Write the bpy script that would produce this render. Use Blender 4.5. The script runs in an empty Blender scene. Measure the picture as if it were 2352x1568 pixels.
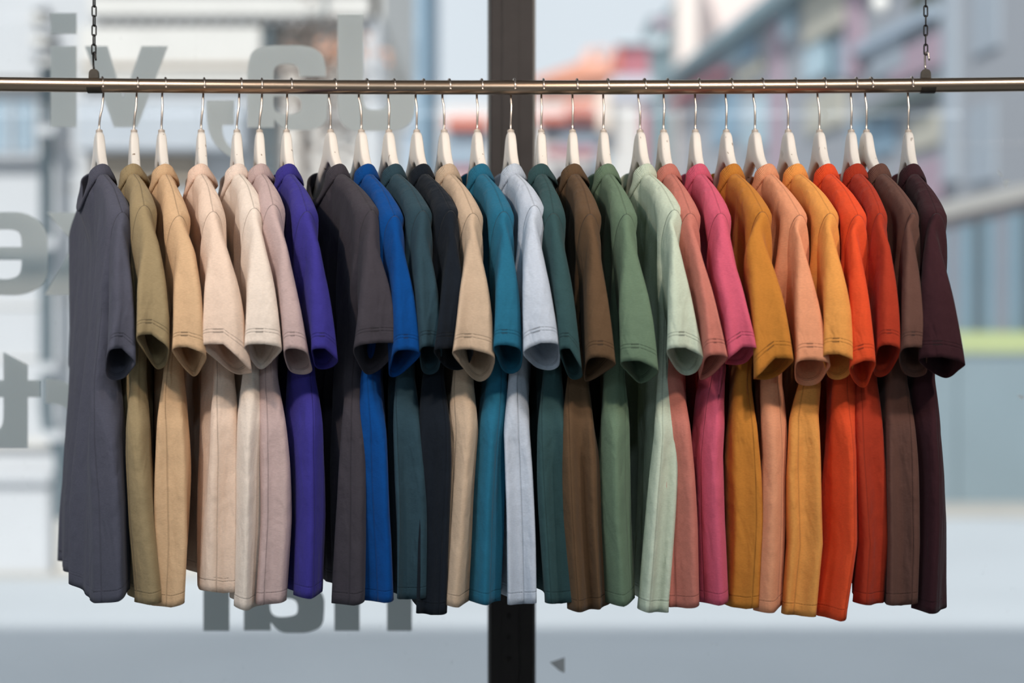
import bpy, bmesh, math, random
import numpy as np
from mathutils import Vector
random.seed(4)
PI = math.pi
D = 2.8                     # camera distance from the rail (m)
F = 1400.0 * D              # focal length in px of the 2352 px wide frame
sc = bpy.context.scene
C = sc.collection
FLOOR = -1.5                # heights are measured from the camera's eye level
GLASS_Y = 0.45

# ------------------------------------------------------------------ camera, world, sun, lights, exposure
cam = bpy.data.cameras.new('camera')
co = bpy.data.objects.new('camera', cam); C.objects.link(co)
co.location = (0, -D, 0); co.rotation_euler = (PI/2, 0, 0)
cam.sensor_width = 36; cam.lens = 36 * F / 2352
cam.dof.use_dof = True; cam.dof.focus_distance = D - 0.14; cam.dof.aperture_fstop = 1.75
cam.clip_end = 300
sc.camera = co
sc.view_settings.view_transform = 'Standard'; sc.view_settings.look = 'None'
sc.view_settings.gamma = 1; sc.view_settings.use_curve_mapping = False
sc.view_settings.exposure = 0.0
w = bpy.data.worlds.new('world'); sc.world = w; w.use_nodes = True
bg = w.node_tree.nodes['Background']
bg.inputs[0].default_value = (0.665, 0.715, 0.775, 1); bg.inputs[1].default_value = 1.25

def light(name, kind, loc, target, energy, color, **kw):
    l = bpy.data.lights.new(name, kind); l.energy = energy; l.color = color
    for k, v in kw.items(): setattr(l, k, v)
    o = bpy.data.objects.new(name, l); C.objects.link(o); o.location = loc
    d = Vector(target) - Vector(loc)
    o.rotation_euler = d.to_track_quat('-Z', 'Y').to_euler()
    return o
light('sun', 'SUN', (0, -8, 12), (2.5, 0.0, 5.2), 4.2, (1.0, 0.97, 0.93), angle=0.03)
SPOTS = [(-1.25, -1.6, 1.45, (-0.58, 0, 0.24)), (0.55, -1.75, 1.45, (0.0, 0, 0.26)), (1.75, -1.6, 1.45, (0.65, 0, 0.24))]
for sx, sy, sz, tg in SPOTS:
    light('track_spot', 'SPOT', (sx, sy, sz), tg, 96, (1.0, 0.83, 0.69), spot_size=0.86, spot_blend=1.0, shadow_soft_size=0.05)
FILL_PANELS = [(-1.5, -1.6), (1.5, -1.6), (0.0, -3.6)]  # unseen ceiling panels added as cool fill over the shirts
for lx, ly in FILL_PANELS:
    light('added_fill_light', 'AREA', (lx, ly, 1.565), (lx, ly, 0), 27, (0.68, 0.86, 1.0), shape='RECTANGLE', size=1.1, size_y=0.5)

# ------------------------------------------------------------------ helpers
def at(px, py, depth):
    return ((px - 1176) * depth / F, depth - D, (784 - py) * depth / F)
def lin(c):
    return tuple(((v/255+0.055)/1.055)**2.4 if v/255 > 0.04045 else v/255/12.92 for v in c)
def tag(o, label=None, cat=None, group=None, kind=None):
    if label: o['label'] = label
    if cat: o['category'] = cat
    if group: o['group'] = group
    if kind: o['kind'] = kind
    return o
def empty(name, loc=(0, 0, 0), rz=0):
    o = bpy.data.objects.new(name, None); C.objects.link(o)
    o.location = loc; o.rotation_euler = (0, 0, rz); o.empty_display_size = 0.05
    return o
def obj(name, me, mat=None, parent=None):
    o = bpy.data.objects.new(name, me); C.objects.link(o)
    if mat and not me.materials: me.materials.append(mat)
    if parent: o.parent = parent
    return o
def mesh(name, V, Fc, smooth=False):
    me = bpy.data.meshes.new(name)
    me.from_pydata([tuple(v) for v in V], [], [tuple(int(i) for i in f) for f in Fc])
    if smooth: me.polygons.foreach_set('use_smooth', [True]*len(me.polygons))
    me.update(); return me
def boxes_mesh(name, bl, bevel=0.0, rot=None):
    bm = bmesh.new()
    for (x0, x1, y0, y1, z0, z1) in bl:
        vs = [bm.verts.new((x, y, z)) for x in (x0, x1) for y in (y0, y1) for z in (z0, z1)]
        for f in ((0,1,3,2), (4,6,7,5), (0,4,5,1), (2,3,7,6), (0,2,6,4), (1,5,7,3)):
            bm.faces.new([vs[i] for i in f])
    bmesh.ops.recalc_face_normals(bm, faces=bm.faces[:])
    if bevel: bmesh.ops.bevel(bm, geom=bm.edges[:], offset=bevel, segments=2, affect='EDGES')
    me = bpy.data.meshes.new(name); bm.to_mesh(me); bm.free(); return me
def box(name, b, mat, parent=None, bevel=0.0):
    return obj(name, boxes_mesh(name, [b], bevel), mat, parent)
def tube_mesh(name, pts, r, seg=10, closed=False, cap=True):
    pts = [Vector(p) for p in pts]; n = len(pts)
    rr = r if hasattr(r, '__len__') else [r]*n
    V, Fc = [], []
    ref = None
    for i, p in enumerate(pts):
        if closed: t = (pts[(i+1) % n] - pts[i-1]).normalized()
        else: t = (pts[min(i+1, n-1)] - pts[max(i-1, 0)]).normalized()
        if ref is None:
            ref = t.orthogonal().normalized()
            if abs(t.z) < 0.9: ref = (Vector((0, 0, 1)) - t*t.z).normalized()
        ref = (ref - t*ref.dot(t)).normalized(); b = t.cross(ref)
        for k in range(seg):
            a = 2*PI*k/seg
            V.append(p + (ref*math.cos(a) + b*math.sin(a))*rr[i])
    m = n if closed else n-1
    for i in range(m):
        j = (i+1) % n
        for k in range(seg):
            l = (k+1) % seg
            Fc.append((i*seg+k, j*seg+k, j*seg+l, i*seg+l))
    if cap and not closed:
        Fc.append(tuple(range(seg))[::-1]); Fc.append(tuple((n-1)*seg+k for k in range(seg)))
    return mesh(name, V, Fc, True)

# ------------------------------------------------------------------ materials
class NT:
    def __init__(s, name):
        s.m = bpy.data.materials.new(name); s.m.use_nodes = True
        s.t = s.m.node_tree; s.n = s.t.nodes; s.bsdf = s.n['Principled BSDF']; s.out = s.n['Material Output']
    def new(s, typ, **kw):
        nd = s.n.new(typ)
        for k, v in kw.items():
            if isinstance(k, str) and k.startswith('i_'):
                nd.inputs[int(k[2:])].default_value = v
            else: setattr(nd, k, v)
        return nd
    def link(s, a, b): s.t.links.new(a, b)
    def math(s, op, a, b=None, c=None, clamp=False):
        nd = s.n.new('ShaderNodeMath'); nd.operation = op; nd.use_clamp = clamp
        for i, v in enumerate((a, b, c)):
            if v is None: continue
            if isinstance(v, (int, float)): nd.inputs[i].default_value = v
            else: s.link(v, nd.inputs[i])
        return nd.outputs[0]
def plain(name, rgb, rough=0.6, metal=0.0, noise=0.06, scale=4.0, bump=0.0, spec=0.4, stretch=(1, 1, 1)):
    N = NT(name); b = N.bsdf
    b.inputs['Roughness'].default_value = rough; b.inputs['Metallic'].default_value = metal
    b.inputs['Specular IOR Level'].default_value = spec
    tc = N.new('ShaderNodeTexCoord'); mp = N.new('ShaderNodeMapping'); mp.inputs['Scale'].default_value = stretch
    N.link(tc.outputs['Object'], mp.inputs[0])
    nz = N.new('ShaderNodeTexNoise'); nz.inputs['Scale'].default_value = scale; nz.inputs['Detail'].default_value = 5
    N.link(mp.outputs[0], nz.inputs['Vector'])
    hs = N.new('ShaderNodeHueSaturation'); hs.inputs['Color'].default_value = (*rgb, 1)
    N.link(N.math('ADD', N.math('MULTIPLY', nz.outputs[0], 2*noise), 1-noise), hs.inputs['Value'])
    N.link(hs.outputs[0], b.inputs['Base Color'])
    if bump:
        bp = N.new('ShaderNodeBump'); bp.inputs['Strength'].default_value = 0.6; bp.inputs['Distance'].default_value = bump
        N.link(nz.outputs[0], bp.inputs['Height']); N.link(bp.outputs[0], b.inputs['Normal'])
    return N.m

def fabric(name, rgb, rib=False):
    N = NT(name); b = N.bsdf
    b.inputs['Roughness'].default_value = 0.92; b.inputs['Specular IOR Level'].default_value = 0.12
    b.inputs['Sheen Weight'].default_value = 0.06; b.inputs['Sheen Roughness'].default_value = 0.5
    tc = N.new('ShaderNodeTexCoord')
    nz = N.new('ShaderNodeTexNoise'); nz.inputs['Scale'].default_value = 520; nz.inputs['Detail'].default_value = 3
    mp = N.new('ShaderNodeMapping'); mp.inputs['Scale'].default_value = (0.45, 0.45, 1.9)
    N.link(tc.outputs['Object'], mp.inputs[0]); N.link(mp.outputs[0], nz.inputs['Vector'])
    nb = N.new('ShaderNodeTexNoise'); nb.inputs['Scale'].default_value = 22; nb.inputs['Detail'].default_value = 4
    N.link(tc.outputs['Object'], nb.inputs['Vector'])
    m3 = N.new('ShaderNodeMapping'); m3.inputs['Scale'].default_value = (1, .6, .35); m3.inputs['Rotation'].default_value = (.6, .3, 0)
    N.link(tc.outputs['Object'], m3.inputs[0])
    nw = N.new('ShaderNodeTexNoise'); nw.inputs['Scale'].default_value = 34; nw.inputs['Detail'].default_value = 2; nw.inputs['Distortion'].default_value = 0.6
    N.link(m3.outputs[0], nw.inputs['Vector'])
    val = N.math('ADD', N.math('MULTIPLY', nz.outputs[0], 0.34), 0.83)
    at_ = N.new('ShaderNodeAttribute', attribute_name='sew')
    sp = N.new('ShaderNodeSeparateXYZ'); N.link(at_.outputs['Vector'], sp.inputs[0])
    def line(sock, pos, wd):
        d = N.math('ABSOLUTE', N.math('SUBTRACT', sock, pos))
        return N.math('SUBTRACT', 1.0, N.math('DIVIDE', d, wd), clamp=True)
    seam = N.math('MAXIMUM', line(sp.outputs[0], 0.0, 0.0016), line(sp.outputs[1], 0.0, 0.0016))
    h1 = line(sp.outputs[2], 0.017, 0.0014); h2 = line(sp.outputs[2], 0.0215, 0.0012)
    dash = N.math('GREATER_THAN', N.math('SINE', N.math('MULTIPLY', sp.outputs[1], 2*PI/0.0032)), -0.5)
    stitch = N.math('MULTIPLY', N.math('MAXIMUM', h1, h2), N.math('ADD', N.math('MULTIPLY', dash, 0.6), 0.4))
    allm = N.math('MAXIMUM', seam, N.math('MULTIPLY', stitch, 0.8))
    val2 = N.math('MULTIPLY', val, N.math('SUBTRACT', 1.0, N.math('MULTIPLY', allm, 0.20)))
    hs = N.new('ShaderNodeHueSaturation'); hs.inputs['Color'].default_value = (*rgb, 1)
    N.link(val2, hs.inputs['Value']); N.link(hs.outputs[0], b.inputs['Base Color'])
    h = N.math('SUBTRACT', N.math('ADD', N.math('MULTIPLY', nz.outputs[0], 0.00022), N.math('ADD', N.math('MULTIPLY', nb.outputs[0], 0.0045), N.math('MULTIPLY', nw.outputs[0], 0.0060))), N.math('MULTIPLY', allm, 0.0009))
    if rib:
        s2 = N.new('ShaderNodeAttribute', attribute_name='rib')
        h = N.math('ADD', h, N.math('MULTIPLY', N.math('SINE', s2.outputs['Fac']), 0.0002))
    bp = N.new('ShaderNodeBump'); bp.inputs['Strength'].default_value = 1.0; bp.inputs['Distance'].default_value = 1.0
    N.link(h, bp.inputs['Height']); N.link(bp.outputs[0], b.inputs['Normal'])
    tr = N.new('ShaderNodeBsdfTranslucent'); mx = N.new('ShaderNodeMixShader'); mx.inputs[0].default_value = 0.14
    N.link(hs.outputs[0], tr.inputs[0]); N.link(bp.outputs[0], tr.inputs['Normal'])
    N.link(b.outputs[0], mx.inputs[1]); N.link(tr.outputs[0], mx.inputs[2]); N.link(mx.outputs[0], N.out.inputs[0])
    return N.m

def glass_mat():
    N = NT('window_glass')
    N.n.remove(N.bsdf)
    tr = N.new('ShaderNodeBsdfTransparent'); tr.inputs[0].default_value = (0.97, 0.985, 0.985, 1)
    gl = N.new('ShaderNodeBsdfGlossy'); gl.inputs['Roughness'].default_value = 0.01
    df = N.new('ShaderNodeBsdfDiffuse'); df.inputs[0].default_value = (0.8, 0.8, 0.8, 1)
    fr = N.new('ShaderNodeFresnel'); fr.inputs[0].default_value = 1.45
    mx = N.new('ShaderNodeMixShader'); N.link(N.math('MULTIPLY', fr.outputs[0], 1.3), mx.inputs[0])
    N.link(tr.outputs[0], mx.inputs[1]); N.link(gl.outputs[0], mx.inputs[2])
    tc = N.new('ShaderNodeTexCoord'); nz = N.new('ShaderNodeTexNoise'); nz.inputs['Scale'].default_value = 3; nz.inputs['Detail'].default_value = 6
    N.link(tc.outputs['Object'], nz.inputs['Vector'])
    vo = N.new('ShaderNodeTexVoronoi'); vo.inputs['Scale'].default_value = 45
    N.link(tc.outputs['Object'], vo.inputs['Vector'])
    spk = N.math('MULTIPLY', N.math('LESS_THAN', vo.outputs['Distance'], 0.055), N.math('GREATER_THAN', nz.outputs[0], 0.52))
    dust = N.math('ADD', N.math('MULTIPLY', nz.outputs[0], 0.03), N.math('MULTIPLY', spk, 0.35))
    m2 = N.new('ShaderNodeMixShader'); N.link(dust, m2.inputs[0])
    N.link(mx.outputs[0], m2.inputs[1]); N.link(df.outputs[0], m2.inputs[2]); N.link(m2.outputs[0], N.out.inputs[0])
    return N.m
def emit(name, rgb, s):
    N = NT(name); N.bsdf.inputs['Base Color'].default_value = (*rgb, 1)
    N.bsdf.inputs['Emission Color'].default_value = (*rgb, 1); N.bsdf.inputs['Emission Strength'].default_value = s
    return N.m

M_WHITE = plain('interior_white', (0.48, 0.48, 0.47), 0.9, noise=0.03)
M_FLOOR = plain('shop_floor', (0.30, 0.28, 0.26), 0.45, noise=0.12, scale=6, stretch=(1, 6, 1))
M_DARK = plain('dark_bronze_frame', (0.030, 0.025, 0.024), 0.45, metal=0.3, noise=0.2, scale=30, bump=0.0006)
M_SEAL = plain('grey_glazing_seal', (0.28, 0.28, 0.27), 0.5, noise=0.1)
M_GLASS = glass_mat()
M_CHROME = plain('brushed_steel_rail', (0.50, 0.37, 0.27), 0.30, metal=1.0, noise=0.04, scale=60, stretch=(0.05, 1, 1))
M_WIRE = plain('hook_wire', (0.50, 0.42, 0.36), 0.33, metal=1.0, noise=0.02)
M_BLACKM = plain('black_chain_metal', (0.035, 0.032, 0.030), 0.4, metal=0.7, noise=0.1)
M_BRASS = plain('worn_brown_bracket', (0.06, 0.052, 0.042), 0.5, metal=0.6, noise=0.3, scale=90)

# ------------------------------------------------------------------ the shop: floor, ceiling, walls, window
XW = 3.6; YB = -6.0; CZ = 1.6
tag(box('floor', (-XW, XW, YB, GLASS_Y+0.12, FLOOR-0.15, FLOOR), M_FLOOR), kind='structure')
tag(box('ceiling', (-XW, XW, YB, GLASS_Y+0.12, CZ, CZ+0.15), M_WHITE), kind='structure')
tag(box('wall_back', (-XW, XW, YB-0.2, YB, FLOOR, CZ), M_WHITE), kind='structure')
tag(box('wall_right', (XW, XW+0.2, YB-0.2, GLASS_Y+0.12, FLOOR-0.15, CZ+0.15), M_WHITE), kind='structure')
tag(obj('wall_left', boxes_mesh('wall_left', [(-XW-0.2, -XW, YB-0.2, -3.4, FLOOR-0.15, CZ+0.15), (-XW-0.2, -XW, -3.4, GLASS_Y+0.12, 0.9, CZ+0.15),
    (-XW-0.2, -XW, -3.4, GLASS_Y+0.12, FLOOR-0.15, -1.4), (-XW-0.2, -XW, -0.3, GLASS_Y+0.12, -1.4, 0.9)]), M_WHITE), kind='structure')
M_BRICKOUT = plain('rendered_shopfront', (0.45, 0.43, 0.40), 0.9)
tag(obj('wall_front', boxes_mesh('wall_front', [(-9, 9, GLASS_Y-0.08, GLASS_Y+0.3, 1.45, 3.1), (-XW-0.2, XW+0.2, GLASS_Y-0.08, GLASS_Y+0.3, FLOOR-0.15, -1.25),  # unseen upper band, drawn extra wide to stretch the shop's shadow across the paving
    (-XW-0.2, -XW+0.3, GLASS_Y-0.08, GLASS_Y+0.3, -1.25, 1.45), (XW-0.3, XW+0.2, GLASS_Y-0.08, GLASS_Y+0.3, -1.25, 1.45),
    (-XW-0.2, XW+0.2, YB, GLASS_Y+0.0, 2.9, 3.1)]), M_BRICKOUT), kind='structure')
# centre mullion
MX0, MX1 = at(1127, 0, 3.17)[0], at(1224, 0, 3.17)[0]
mul = empty('trim_1', (0, GLASS_Y, -1.25)); tag(mul, kind='structure')
def part(name, b, mat, parent, bevel=0.0):
    ox, oy, oz = parent.location
    b = (b[0]-ox, b[1]-ox, b[2]-oy, b[3]-oy, b[4]-oz, b[5]-oz)
    return obj(name, boxes_mesh(name, [b], bevel), mat, parent)
part('post', (MX0, MX1, GLASS_Y-0.08, GLASS_Y+0.06, -1.25, 1.45), M_DARK, mul, 0.002)
part('face_plate', (MX0+0.021, MX1-0.026, GLASS_Y-0.083, GLASS_Y-0.078, -1.25, 1.45), M_DARK, mul, 0.001)
for (a, b) in ((MX0-0.006, MX0), (MX1, MX1+0.0055)):
    part('glazing_bead', (a, b, GLASS_Y-0.055, GLASS_Y+0.02, -1.25, 1.45), M_SEAL, mul, 0.0012)
for py in (1414, 1463, 1514):
    x, y, z = at(1168, py, D+GLASS_Y-0.084)
    n = 20; V = []; Fc = []
    for rr, yy in ((0.0042, -0.0005), (0.0034, -0.0012), (0.0024, 0.0), (0.0020, 0.0028)):
        V += [(rr*math.cos(2*PI*k/n), yy, rr*math.sin(2*PI*k/n)) for k in range(n)]
    for r in range(3):
        for k in range(n):
            Fc.append((r*n+k, r*n+(k+1) % n, (r+1)*n+(k+1) % n, (r+1)*n+k))
    Fc.append(tuple(3*n+k for k in range(n)))
    o = obj('screw_hole', mesh('screw_hole', V, Fc, True), M_DARK, mul); o.location = (x-0, y-GLASS_Y-0.0005, z+1.25)
for i, (a, b) in enumerate(((-XW+0.3, MX0-0.003), (MX1+0.003, XW-0.3))):
    wd = empty('window_%d' % (i+1), ((a+b)/2, GLASS_Y, -1.25)); tag(wd, kind='structure')
    part('pane', (a, b, GLASS_Y-0.003, GLASS_Y+0.003, -1.22, 1.42), M_GLASS, wd)
    part('sill', (a, b, GLASS_Y-0.06, GLASS_Y+0.06, -1.25, -1.21), M_DARK, wd, 0.003)
    part('head_frame', (a, b, GLASS_Y-0.06, GLASS_Y+0.06, 1.41, 1.45), M_DARK, wd, 0.003)
# lamps of the shop, plus ceiling panels added for cool fill
for (lx, ly), wh in zip(FILL_PANELS, ('left of', 'right of', 'behind')):
    t = empty('added_fill_panel', (lx, ly, CZ)); tag(t, 'white rectangular panel added for cool fill light above and %s the viewpoint' % wh, 'lamp', 'added fill panels out of view')
    obj('frame', boxes_mesh('frame', [(-.6, .6, -.3, -.26, -.03, 0), (-.6, .6, .26, .3, -.03, 0), (-.6, -.56, -.26, .26, -.03, 0), (.56, .6, -.26, .26, -.03, 0)]), M_WHITE, t)
tl = empty('strip_lamp', (-0.6, -3.9, 1.012)); tag(tl, 'long thin strip lamp hung behind the viewpoint, mirrored in the glass', 'lamp')
obj('diffuser', tube_mesh('diffuser', [(-2.6, 0, 0), (2.6, 0, 0)], 0.009, 12), emit('strip_glow', (0.85, 0.93, 1.0), 3.0), tl)
obj('housing', boxes_mesh('housing', [(-2.62, 2.62, -0.02, 0.02, 0.012, 0.05)]), M_WHITE, tl)
for sx in (-2.2, 2.2): obj('suspension_rod', tube_mesh('suspension_rod', [(sx, 0, 0.05), (sx, 0, 0.593)], 0.004, 6), M_BLACKM, tl)
for (sx, sy, sz, tg), wh in zip(SPOTS, ('left end', 'middle', 'right end')):
    t = empty('track_spotlight', (sx, sy, CZ)); tag(t, 'small black ceiling spotlight aimed at the %s of the clothes rail' % wh, 'lamp', 'spotlights out of view')
    dv = (Vector(tg)-Vector((sx, sy, sz))).normalized()
    p0 = Vector((0, 0, sz-CZ))
    obj('lamp_head', tube_mesh('lamp_head', [p0-dv*0.14, p0-dv*0.07], [0.035, 0.045], 16, cap=True), M_BLACKM, t)
    obj('stem', tube_mesh('stem', [p0-dv*0.10, Vector((0, 0, 0))], 0.008, 8), M_BLACKM, t)

# ------------------------------------------------------------------ the street outside
G = FLOOR
M_ROAD = plain('pale_paving', (0.47, 0.50, 0.53), 0.85, noise=0.10, scale=0.8)
tag(box('trim_3', (-60, 60, GLASS_Y+0.301, 120, G-0.151, G), M_ROAD), kind='structure')
M_KERB = plain('kerb_stone', (0.42, 0.40, 0.37), 0.85)
tag(box('ground', (-60, 60, -40, 120, G-0.45, G-0.151), M_ROAD), kind='structure')
tag(box('trim_2', (-14, -0.6, 8.02, 8.22, G, G+0.035), M_KERB), kind='structure')
def far(b): return b
def bpart(name, b, mat, parent, bevel=0.0, rz=0):
    return obj(name, boxes_mesh(name, [b], bevel), mat, parent)

# left: pale stucco building, front face at depth 11
FY = 11.0 - D
def XZ(px0, px1, py0, py1, dep):
    return ((px0-1176)*dep/F, (px1-1176)*dep/F, (784-py1)*dep/F, (784-py0)*dep/F)
M_STUC = plain('white_stucco', (0.53, 0.54, 0.56), 0.9, noise=0.05)
M_STUC2 = plain('cream_stone', (0.64, 0.62, 0.59), 0.9, noise=0.08)
M_TAN = plain('tan_stone', (0.40, 0.33, 0.26), 0.9)
M_AWN = plain('pale_blue_canvas', (0.42, 0.45, 0.49), 0.9)
M_PIPE = plain('slate_grey_pipe', (0.085, 0.12, 0.14), 0.6)
M_WGL = plain('far_window_glass', (0.30, 0.38, 0.45), 0.15, noise=0.15, scale=1.5)
M_SHOP = plain('beige_shop_interior', (0.72, 0.68, 0.64), 0.8, noise=0.4, scale=3)  # light beige of the recess, tone varied at random
M_BLUEG = plain('blue_grey_paint', (0.25, 0.36, 0.44), 0.7)
lb = empty('stucco_building', (-5, FY, G)); tag(lb, 'pale stucco building with cornice and downpipe across the street at the left', 'building')
def lp(name, px0, px1, py0, py1, y0, y1, mat):
    x0, x1, z0, z1 = XZ(px0, px1, py0, py1, FY + y0 + D)
    return obj(name, boxes_mesh(name, [(x0+5, x1+5, y0, y1, z0-G, z1-G)], 0.012), mat, lb)
x0, x1, z0, z1 = XZ(-700, 585, -500, 1330, 11.0)
obj('wall', boxes_mesh('wall', [(x0+5, x1+5, 0, 3.5, 0, z1-G)]), M_STUC, lb)
x2 = XZ(585, 880, 0, 0, 11.0)
obj('corner_pier', boxes_mesh('corner_pier', [((830-1176)*11/F+5, (872-1176)*11/F+5, 0, .5, 0, z1-G)]), M_STUC, lb)
obj('upper_wall', boxes_mesh('upper_wall', [(x1+5, x2[1]+5, 0, 3.5, (784-40)*11/F-G, z1-G)]), M_STUC2, lb)
obj('shop_recess', boxes_mesh('shop_recess', [(x1+5, x2[1]+5-0.1, 0.15, 3.5, 0, (784-40)*11/F-G)]), M_SHOP, lb)
lp('cornice', 205, 850, -30, 38, -0.10, 0, M_STUC2)
lp('cornice', 205, 850, -70, -28, -0.16, 0, M_STUC)
for k in range(22):
    px = 215 + k*29
    lp('dentil', px, px+14, 38, 56, -0.07, 0, M_STUC)
lp('frieze', 182, 600, 60, 182, -0.05, 0.02, M_STUC2)
lp('moulding', 182, 600, 145, 156, -0.07, 0.0, M_TAN)
lp('moulding', 182, 600, 186, 200, -0.07, 0.0, M_STUC2)
lp('canopy', 175, 560, 232, 345, -0.25, -0.02, M_AWN)
lp('lintel_panel', 205, 450, 352, 420, -0.06, 0.0, M_TAN)
lp('window_frame', -30, 98, 40, 180, -0.03, 0.02, M_STUC)
for k in range(7):
    lp('ornament', 62+random.random()*30, 100+random.random()*22, 5+k*26, 24+k*26, -0.10-0.06*random.random(), 0.0, [M_STUC, M_STUC2][k % 2])
lp('moulding', -200, 120, 186, 200, -0.10, 0.0, M_STUC2)
wf = lp('window', -60, 80, 230, 352, -0.02, 0.02, M_WGL)
lp('window_bar', 20, 28, 230, 352, -0.05, 0.0, M_STUC)
lp('sill', -80, 95, 352, 366, -0.12, 0.0, M_STUC)
for py in (430, 515, 690, 832):
    lp('rustication_band', 130, 470, py, py+5, -0.012, 0.02, M_STUC2)
for py in (700, 820):
    lp('rustication_band', -300, 92, py, py+6, -0.015, 0.02, M_STUC2)
lp('plinth', -700, 115, 1100, 1330, -0.16, 0.0, M_STUC)
lp('plinth', 115, 860, 1150, 1330, -0.08, 0.0, M_STUC2)
lp('plinth_moulding', -700, 118, 1088, 1112, -0.22, 0.0, M_STUC)
lp('plinth_moulding', -700, 112, 1010, 1030, -0.06, 0.0, M_STUC2)
pp = []
for (px, py) in ((107, 150), (107, 700), (107, 940), (112, 985), (135, 1020), (141, 1060), (141, 1190)):
    d_ = FY-0.2+D; x, y, z = at(px, py, d_); pp.append((x+5, -0.2, z-G))
obj('downpipe', tube_mesh('downpipe', pp, 0.042, 14), M_PIPE, lb)
for py in (300, 560, 845, 1000):
    x, y, z = at(107 if py < 950 else 125, py, FY-0.2+D); obj('pipe_bracket', boxes_mesh('pipe_bracket', [(x+5-.06, x+5+.06, -.25, -0.05, z-G-.03, z-G+.03)]), M_STUC, lb)
lp('shop_post', 607, 626, 55, 1300, -0.02, 0.08, M_PIPE)
lp('shop_post', 688, 698, 60, 1300, 0.06, 0.14, plain('brown_post', (0.16, 0.12, 0.10), 0.7))
# things that stand in that shop opening
pl = empty('hanging_plant', at(745, 130, FY-0.15+D)); tag(pl, 'blurred brown and peach hanging plant in the shop opening behind the letters', 'plant')
ms = []
rv = random.Random(7)
for cidx, (cm, nm) in enumerate(((plain('dry_leaf', (0.16, 0.12, 0.10), 0.8), 'dark_leaves'), (plain('peach_leaf', (0.62, 0.33, 0.22), 0.8), 'peach_leaves'))):
    V, Fc = [], []
    for k in range(150 if cidx == 0 else 40):
        c = Vector((rv.gauss(-0.04 if cidx == 0 else 0.10, 0.12), rv.gauss(0, .08), rv.gauss(-0.15 if cidx == 0 else 0.03, 0.20 if cidx == 0 else 0.05)))
        a = rv.random()*6.28; u = Vector((math.cos(a), rv.uniform(-.5, .5), math.sin(a)))*0.035; v = Vector((-math.sin(a), rv.uniform(-.5, .5), math.cos(a)))*0.018
        b = len(V); V += [c-u, c-v, c+u, c+v]; Fc += [(b, b+1, b+2), (b, b+2, b+3)]
    obj(nm, mesh(nm, V, Fc), cm, pl)['kind'] = 'stuff'
obj('cord', tube_mesh('cord', [(0, 0, 0), (0, 0, 0.75)], 0.008, 6), M_PIPE, pl)

# blue-grey building further along the left side of the street
bb = empty('blue_grey_building', (-1.6, 18, G)); tag(bb, 'tall pale blue-grey building beyond the stucco corner, left of the open sky', 'building')
def fb(parent, name, px0, px1, py0, py1, dep, thick, mat, dy=0.0):
    x0, x1, z0, z1 = XZ(px0, px1, py0, py1, dep+dy)
    P = parent.location
    return obj(name, boxes_mesh(name, [(x0-P.x, x1-P.x, dep+dy-D-P.y, dep+dy-D-P.y+thick, max(z0, G)-P.z, z1-P.z)], 0.01), mat, parent)
M_BG1 = plain('blue_grey_wall', (0.40, 0.47, 0.55), 0.8, noise=0.1)
M_BG2 = plain('dark_blue_trim', (0.24, 0.36, 0.46), 0.8)
fb(bb, 'wall', 700, 958, -400, 1300, 21, 4, M_BG1)
fb(bb, 'corner_strip', 958, 976, -400, 1300, 21, 4, M_BG2, -0.1)
fb(bb, 'window', 905, 925, -10, 60, 21, .1, M_WGL, -0.06)
fb(bb, 'window', 885, 950, 92, 165, 21, .1, M_STUC, -0.06)
fb(bb, 'window', 885, 945, 235, 300, 21, .1, M_STUC, -0.06)
fb(bb, 'window', 890, 905, 60, 92, 21, .1, M_BG2, -0.06)

# low white shop with red signs at the end of the street
M_RED = plain('red_orange_paint', (0.62, 0.17, 0.11), 0.7)
M_REDD = plain('dusky_red_paint', (0.40, 0.14, 0.17), 0.7)
M_OFFW = plain('off_white_render', (0.62, 0.60, 0.58), 0.9)
lw = empty('low_shop_building', (0.5, 30, G)); tag(lw, 'low white shop with red-orange fascia bands at the far end of the street', 'building')
fb(lw, 'wall', 960, 1470, 240, 900, 34, 2, M_OFFW)
fb(lw, 'fascia', 1025, 1120, 270, 294, 34, .3, M_RED, -0.4)
fb(lw, 'fascia', 1232, 1375, 262, 280, 34, .3, M_RED, -0.4)
fb(lw, 'fascia', 1300, 1365, 240, 260, 34, .3, M_RED, -0.6)
fb(lw, 'shop_window', 1248, 1290, 280, 320, 34, .1, plain('dark_shop_window', (0.16, 0.20, 0.24), 0.3), -0.1)
fb(lw, 'shop_window', 1290, 1400, 285, 335, 34, .1, M_WGL, -0.1)
fb(lw, 'shop_window', 1020, 1110, 300, 380, 34, .1, M_WGL, -0.1)
fb(lw, 'awning', 1250, 1370, 338, 356, 34, .5, M_REDD, -0.8)
fb(lw, 'awning', 1020, 1100, 385, 400, 34, .5, M_REDD, -0.8)
fb(lw, 'door', 1365, 1400, 352, 500, 34, .1, M_BLUEG, -0.1)
fb(lw, 'pillar', 1375, 1402, 200, 300, 34, .4, plain('cream_pillar', (0.78, 0.66, 0.56), 0.9), -.5)
gb = empty('orange_gabled_building', (1.6, 45, G)); tag(gb, 'far peach-fronted house with a sloping orange roof beside the dark mullion', 'building')
dd = 48.0
V = []; pts = [(1232, 184), (1330, 150), (1345, 112), (1395, 108), (1410, 180), (1410, 240), (1232, 240)]
for dep in (dd, dd+5):
    for (a, b) in pts:
        x, y, z = at(a, b, dd); V.append((x-1.6, dep-D-45, z-G))
n = len(pts); Fc = [tuple(range(n)), tuple(range(n, 2*n))[::-1]] + [(k, k+n, (k+1) % n+n, (k+1) % n) for k in range(n)]
obj('gable_wall', mesh('gable', V, Fc), plain('peach_render', (0.72, 0.45, 0.37), 0.9), gb)
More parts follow.
